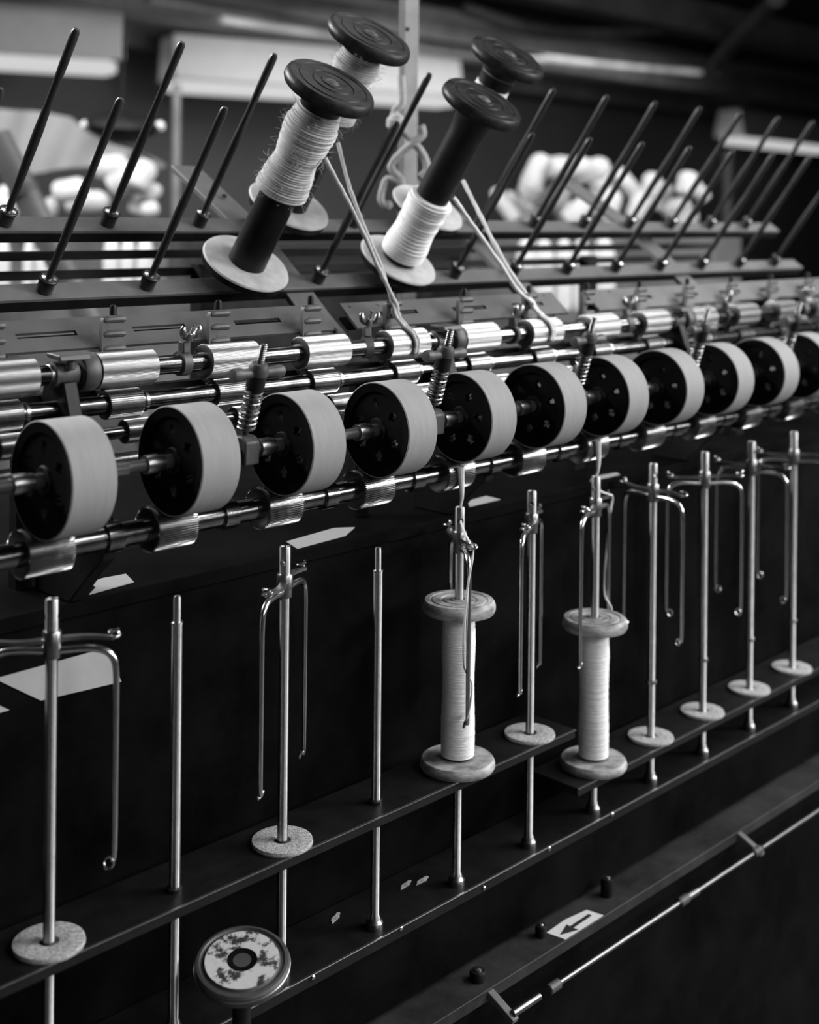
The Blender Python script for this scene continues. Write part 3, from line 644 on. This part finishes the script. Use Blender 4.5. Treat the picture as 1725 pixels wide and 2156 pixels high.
def creel_arm(x, lab):
    t = thing('creel_strut', lab, 'arm', (x, .12, .92), 'creel arms')
    pts = [(.46, 1.315), (.33, 1.240), (.252, 1.178), (.205, 1.138), (.132, 1.085)]
    mb = MB(); n = len(pts)
    vs = []
    for i, (y, z) in enumerate(pts):
        a = Vector((0,) + pts[max(i - 1, 0)]); b = Vector((0,) + pts[min(i + 1, n - 1)]); d = (b - a).normalized(); nn = Vector((0, d.z, -d.y))
        if nn.z < 0: nn = -nn
        c = Vector((0, y - .12, z - .92))
        for sx, sn in ((-1, 0), (1, 0), (1, -.007), (-1, -.007)): vs.append(c + Vector((sx * .021, 0, 0)) + nn * sn)
    fs = [(i * 4 + k, i * 4 + (k + 1) % 4, i * 4 + 4 + (k + 1) % 4, i * 4 + 4 + k) for i in range(n - 1) for k in range(4)] + [(3, 2, 1, 0), tuple(range(4 * n - 4, 4 * n))]
    part('strap', mb.add(vs, fs), RAILM, t, bevel=.0008)
    part('leg', MB().box((0, .0135, .085), (.02, .012, .17)), IRON, t)
    part('post', MB().box((0, .30, .13), (.022, .022, .26 + .02)), IRON, t)
    for y, z in ((.30, 1.222), (.385, 1.276), (.18, 1.1225)):
        part('bolt', MB().lathe([(.0034, -.001), (.0034, .0006), (.002, .0013), (.0003, .0014)], (.006, y - .12, z - .92), D, 12), IRON, t)
    return t
creel_arm(.46, 'creel arm strap between the two large yarn bobbins')
creel_arm(.86, 'creel arm strap right of the two large yarn bobbins')
creel_arm(1.27, 'creel arm strap far right under the thin pegs')
creel_arm(.05, 'creel arm strap at the far left under the pegs')

pg = thing('creel_peg', '', 'peg', (0, 0, 0), 'creel pegs', (TILT, 0, 0))
part('rod', MB().lathe([(.0036, .006), (.0036, .030), (.0040, .042), (.0046, .085), (.0048, .110), (.0042, .130), (.0037, .145), (.0037, .165), (.0042, .185), (.0044, .215), (.0040, .2215), (.0026, .2245), (.0005, .2250)], n=24), PEG, pg)
part('collar', MB().lathe([(.0082, -.001), (.0082, .013), (.0088, .0135), (.0098, .0145), (.0098, .0160), (.0088, .0168), (.0050, .0150), (.0036, .0150)], n=32), PEG, pg)
part('ring', MB().lathe([(.0040, .015), (.0076, .0158), (.0076, .0170), (.0040, .0178)], n=28, closed=True), STEEL, pg, 'bright steel ring')
first = True
LOWX = lambda n: .1308 + n * P
UPX = lambda n: .1129 + n * P
def put_peg(loc, lab):
    global first
    if first: pg.location = loc; pg['label'] = lab; first = False
    else: dup(pg, loc, lab)
for n in range(-1, 13):
    lab = 'bare peg on the lower creel rail, %s from the left edge' % ORD[n + 1]
    if n == 2: lab = 'peg hidden inside the front left large bobbin'
    if n == 4: lab = 'peg inside the front right large bobbin'
    if n == 3: lab = 'bare lower peg between the two front large bobbins'
    put_peg((LOWX(n), .2400, 1.1752), lab)
for n in range(0, 13):
    lab = 'bare peg on the upper creel rail, %s from the left edge' % ORD[n]
    if n == 3: lab = 'peg inside the back left large bobbin'
    if n == 5: lab = 'peg inside the back right large bobbin'
    if n == 4: lab = 'bare upper peg crossing the white post'
    put_peg((UPX(n), .2872, 1.2411), lab)

# large creel bobbins
def creel_bobbin(loc, lab, y0, y1, ry, seed, ym, low):
    t = thing('yarn_bobbin', lab, 'bobbin', loc, 'large bobbins on the creel', (TILT, 0, 0))
    mb = MB(); mb.cur = 0
    r = .0515
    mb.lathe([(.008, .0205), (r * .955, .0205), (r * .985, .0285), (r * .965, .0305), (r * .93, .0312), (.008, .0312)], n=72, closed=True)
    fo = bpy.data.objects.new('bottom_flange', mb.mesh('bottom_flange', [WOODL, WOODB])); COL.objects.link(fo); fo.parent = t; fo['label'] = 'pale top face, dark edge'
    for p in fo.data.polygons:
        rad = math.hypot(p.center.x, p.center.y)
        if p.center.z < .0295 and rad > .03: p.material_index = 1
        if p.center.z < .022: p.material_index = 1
    part('top_flange', spool_flange(.251, .0500, .0135, 'rings'), WOODB, t, 'dark worn wood with turned rings')
    part('hub_cap', MB().lathe([(.0090, .2600), (.0088, .2650), (.0060, .2660), (.0035, .2672), (.0004, .2674)], n=28), IRON_G, t)
    part('barrel', MB().lathe([(.008, .030), (.0215, .030), (.0205, .14), (.0205, .215), (.0225, .235), (.027, .251), (.008, .251)], n=56, closed=True), BARREL, t)
    if y1 > y0:
        sw = (lambda q: 1.02 + .085 * math.sin(q * 10 + .6) + .02 * math.sin(q * 27) - .03 * q) if not low else (lambda q: .98 + .05 * math.sin(q * 7 + 1))
        part('yarn', MB().lathe(yarn_profile(y0, y1, ry, .0029 if not low else .0046, .00055, .012, seed, sw), n=56), ym, t)
    if not low:
        mb = MB(); rnd = random.Random(seed + 10)
        for k in range(240):
            a = rnd.uniform(0, 2 * PI); z = rnd.uniform(y0, y1); q0 = Vector((math.cos(a) * ry, math.sin(a) * ry, z)); pts = [q0]
            dr = Vector((math.cos(a), math.sin(a), rnd.uniform(-.6, .6))).normalized()
            for j in range(5):
                dr = (dr + Vector((rnd.uniform(-.6, .6), rnd.uniform(-.6, .6), rnd.uniform(-.6, .6)))).normalized(); pts.append(pts[-1] + dr * rnd.uniform(.0012, .0030))
            mb.tube(pts, .00014, 4)
        o = part('yarn_fuzz', mb, ym, t, 'loose fuzzy fibres'); o['kind'] = 'stuff'
    return t
creel_bobbin((LOWX(2), .2400, 1.1752), 'front left large dark bobbin, upper half wound with fuzzy yarn', .122, .236, .0265, 11, YARN, False)
creel_bobbin((LOWX(4), .2400, 1.1752), 'front right large dark bobbin, lower half wound with smooth roving', .0335, .126, .0275, 12, YARN2, True)
creel_bobbin((UPX(3), .2872, 1.2411), 'back left large bobbin behind the fuzzy wound one', .150, .246, .0245, 13, YARN, False)
creel_bobbin((UPX(5), .2872, 1.2411), 'back right large bobbin with a pale strip of yarn under its top', .200, .244, .0225, 14, YARN2, True)

# rovings running to the rollers
def strand(pts, r, lab, m=YARN2, k=10, jit=.0003, grp='yarn strands', taper=None):
    p = spline(pts, k); rnd = random.Random(len(lab))
    p = [q + Vector((rnd.uniform(-jit, jit), rnd.uniform(-jit, jit), rnd.uniform(-jit, jit))) for q in p]
    return solo('yarn_strand', MB().tube(p, r, 10, rf=(taper or (lambda q: r * (1 + .10 * math.sin(q * 60))))), m, lab, 'yarn', grp)
over4 = [(.4800, .0935, 1.1440), (.4835, .0850, 1.1325), (.4860, .0735, 1.1245), (.4880, .0700, 1.1140), (.4885, .0730, 1.1030)]
over6 = [(.7195, .0935, 1.1420), (.7230, .0850, 1.1325), (.7255, .0735, 1.1245), (.7265, .0700, 1.1140), (.7260, .0730, 1.1030)]
def sh(l, dx): return [(x + dx, y, z) for x, y, z in l]
strand([(.3842, .1104, 1.3127), (.4038, .1045, 1.2796), (.4337, .1023, 1.2342), (.4605, .1034, 1.1927), (.4790, .0965, 1.1561)] + over4, .0024, 'roving from the front left large bobbin down to a roller', YARN)
strand([(.455, .1666, 1.3345), (.4604, .1538, 1.2866), (.466, .1337, 1.239), (.4718, .1134, 1.1973), (.4764, .0985, 1.1553)] + sh(over4, -.0042), .0022, 'roving from the back left large bobbin down to a roller', YARN)
strand([(.6122, .1336, 1.276), (.6415, .125, 1.2394), (.6731, .1139, 1.1993), (.6971, .1035, 1.1644), (.7167, .0955, 1.1480)] + sh(over6, -.0030), .0024, 'roving from the front right large bobbin down to a roller')
strand([(.6871, .1857, 1.2986), (.6923, .166, 1.2628), (.6995, .1442, 1.2216), (.7085, .1206, 1.1809), (.7190, .0975, 1.1490)] + sh(over6, .0018), .0022, 'roving from the back right large bobbin down to a roller')

# spun yarn from the front roller to the two flyers
def flyer_pts(n, a, loc):
    A = az + math.radians(a); ca, sa_ = math.cos(A), math.sin(A)
    return [(n * P + x * ca - y * sa_, x * sa_ + y * ca, .736 + z) for x, y, z in loc]
def twist(q): return max(.0008, .0045 * (1 - q * 1.15)) if q < .8 else .0008
for n, a, lab in ((4, -81, 'nearer'), (6, -117, 'farther')):
    x = n * P - .0095
    strand([(x, -.0085, .9930), (x + .001, -.0085, .9850), (x + .004, -.0070, .9700), (x + .0075, -.004, .958), (n * P, 0, .9470)], .002, 'tapering white yarn from the fluted roller to the %s bobbin flyer' % lab, YARN2, taper=lambda q: .0046 - .0034 * q, jit=0)
    hl = [(.0030, 0, .1990), (.0078, 0, .1968), (.0200, .001, .1905), (.0420, .003, .1835), (.0500, .004, .1800), (.0535, .002, .168), (.0545, -.002, .145), (.0530, -.0040, .115), (.0500, -.0050, .085), (.0462, -.003, .060), (.0500, .004, .045), (.0535, .002, .025), (.0490, -.001, .006), (.0400, .003, .004), (.0195, .006, .004)]
    if n == 6: hl = [(-x_, y_, z_) for x_, y_, z_ in hl]
    strand(flyer_pts(n, a, hl), .0011, 'thin yarn wound down the flyer arm to the %s bobbin' % lab, YARN2, jit=0)

# white post with knotted rope
t = thing('machine_post', 'white painted angle post rising behind the creel bobbins', 'post', (.811, .4035, .90))
part('post', MB().prism([zr @ Vector(q) for q in ((-.0137, .004, 0), (-.0137, -.004, 0), (-.006, -.006, 0), (.0137, .002, 0), (.0137, .010, 0), (-.006, .004, 0))], (0, 0, 1.92)), POSTM, t, bevel=.0006)
part('bolt_hole', MB().cyl(zr @ Vector((-.002, -.0062, .622)), zr @ Vector((-.002, -.0045, .622)), .0028, 12), INK, t, 'dark bolt hole')
t = thing('knotted_rope', 'pale rope knotted around the white post', 'rope', (.775, .383, 1.30))
def rl(l): return [Vector(q) - Vector((.775, .383, 1.30)) for q in l]
part('strand', MB().tube(spline(rl([(.775, .383, 1.451), (.776, .382, 1.414), (.769, .389, 1.401), (.768, .389, 1.38), (.776, .382, 1.374), (.787, .37, 1.357), (.794, .363, 1.347), (.8, .357, 1.331), (.8, .356, 1.317), (.794, .362, 1.309)])), .0055, 10), ROPE, t)
part('strand', MB().tube(spline(rl([(.795, .362, 1.381), (.796, .36, 1.368), (.786, .368, 1.357), (.776, .380, 1.344), (.766, .391, 1.327), (.768, .39, 1.316), (.774, .383, 1.307), (.777, .38, 1.294)])), .0055, 10), ROPE, t)
part('loop', MB().tube(spline(rl([(.777, .38, 1.294), (.771, .386, 1.302), (.762, .396, 1.305), (.758, .4, 1.293), (.756, .402, 1.276), (.762, .396, 1.266), (.765, .392, 1.273)])), .0050, 10), ROPE, t)
part('knot', MB().lathe([(.001, -.014), (.010, -.010), (.0135, 0), (.010, .010), (.001, .014)], Vector((.770, .388, 1.385)) - Vector((.775, .383, 1.30)), (.3, -.3, 1), 16), ROPE, t)
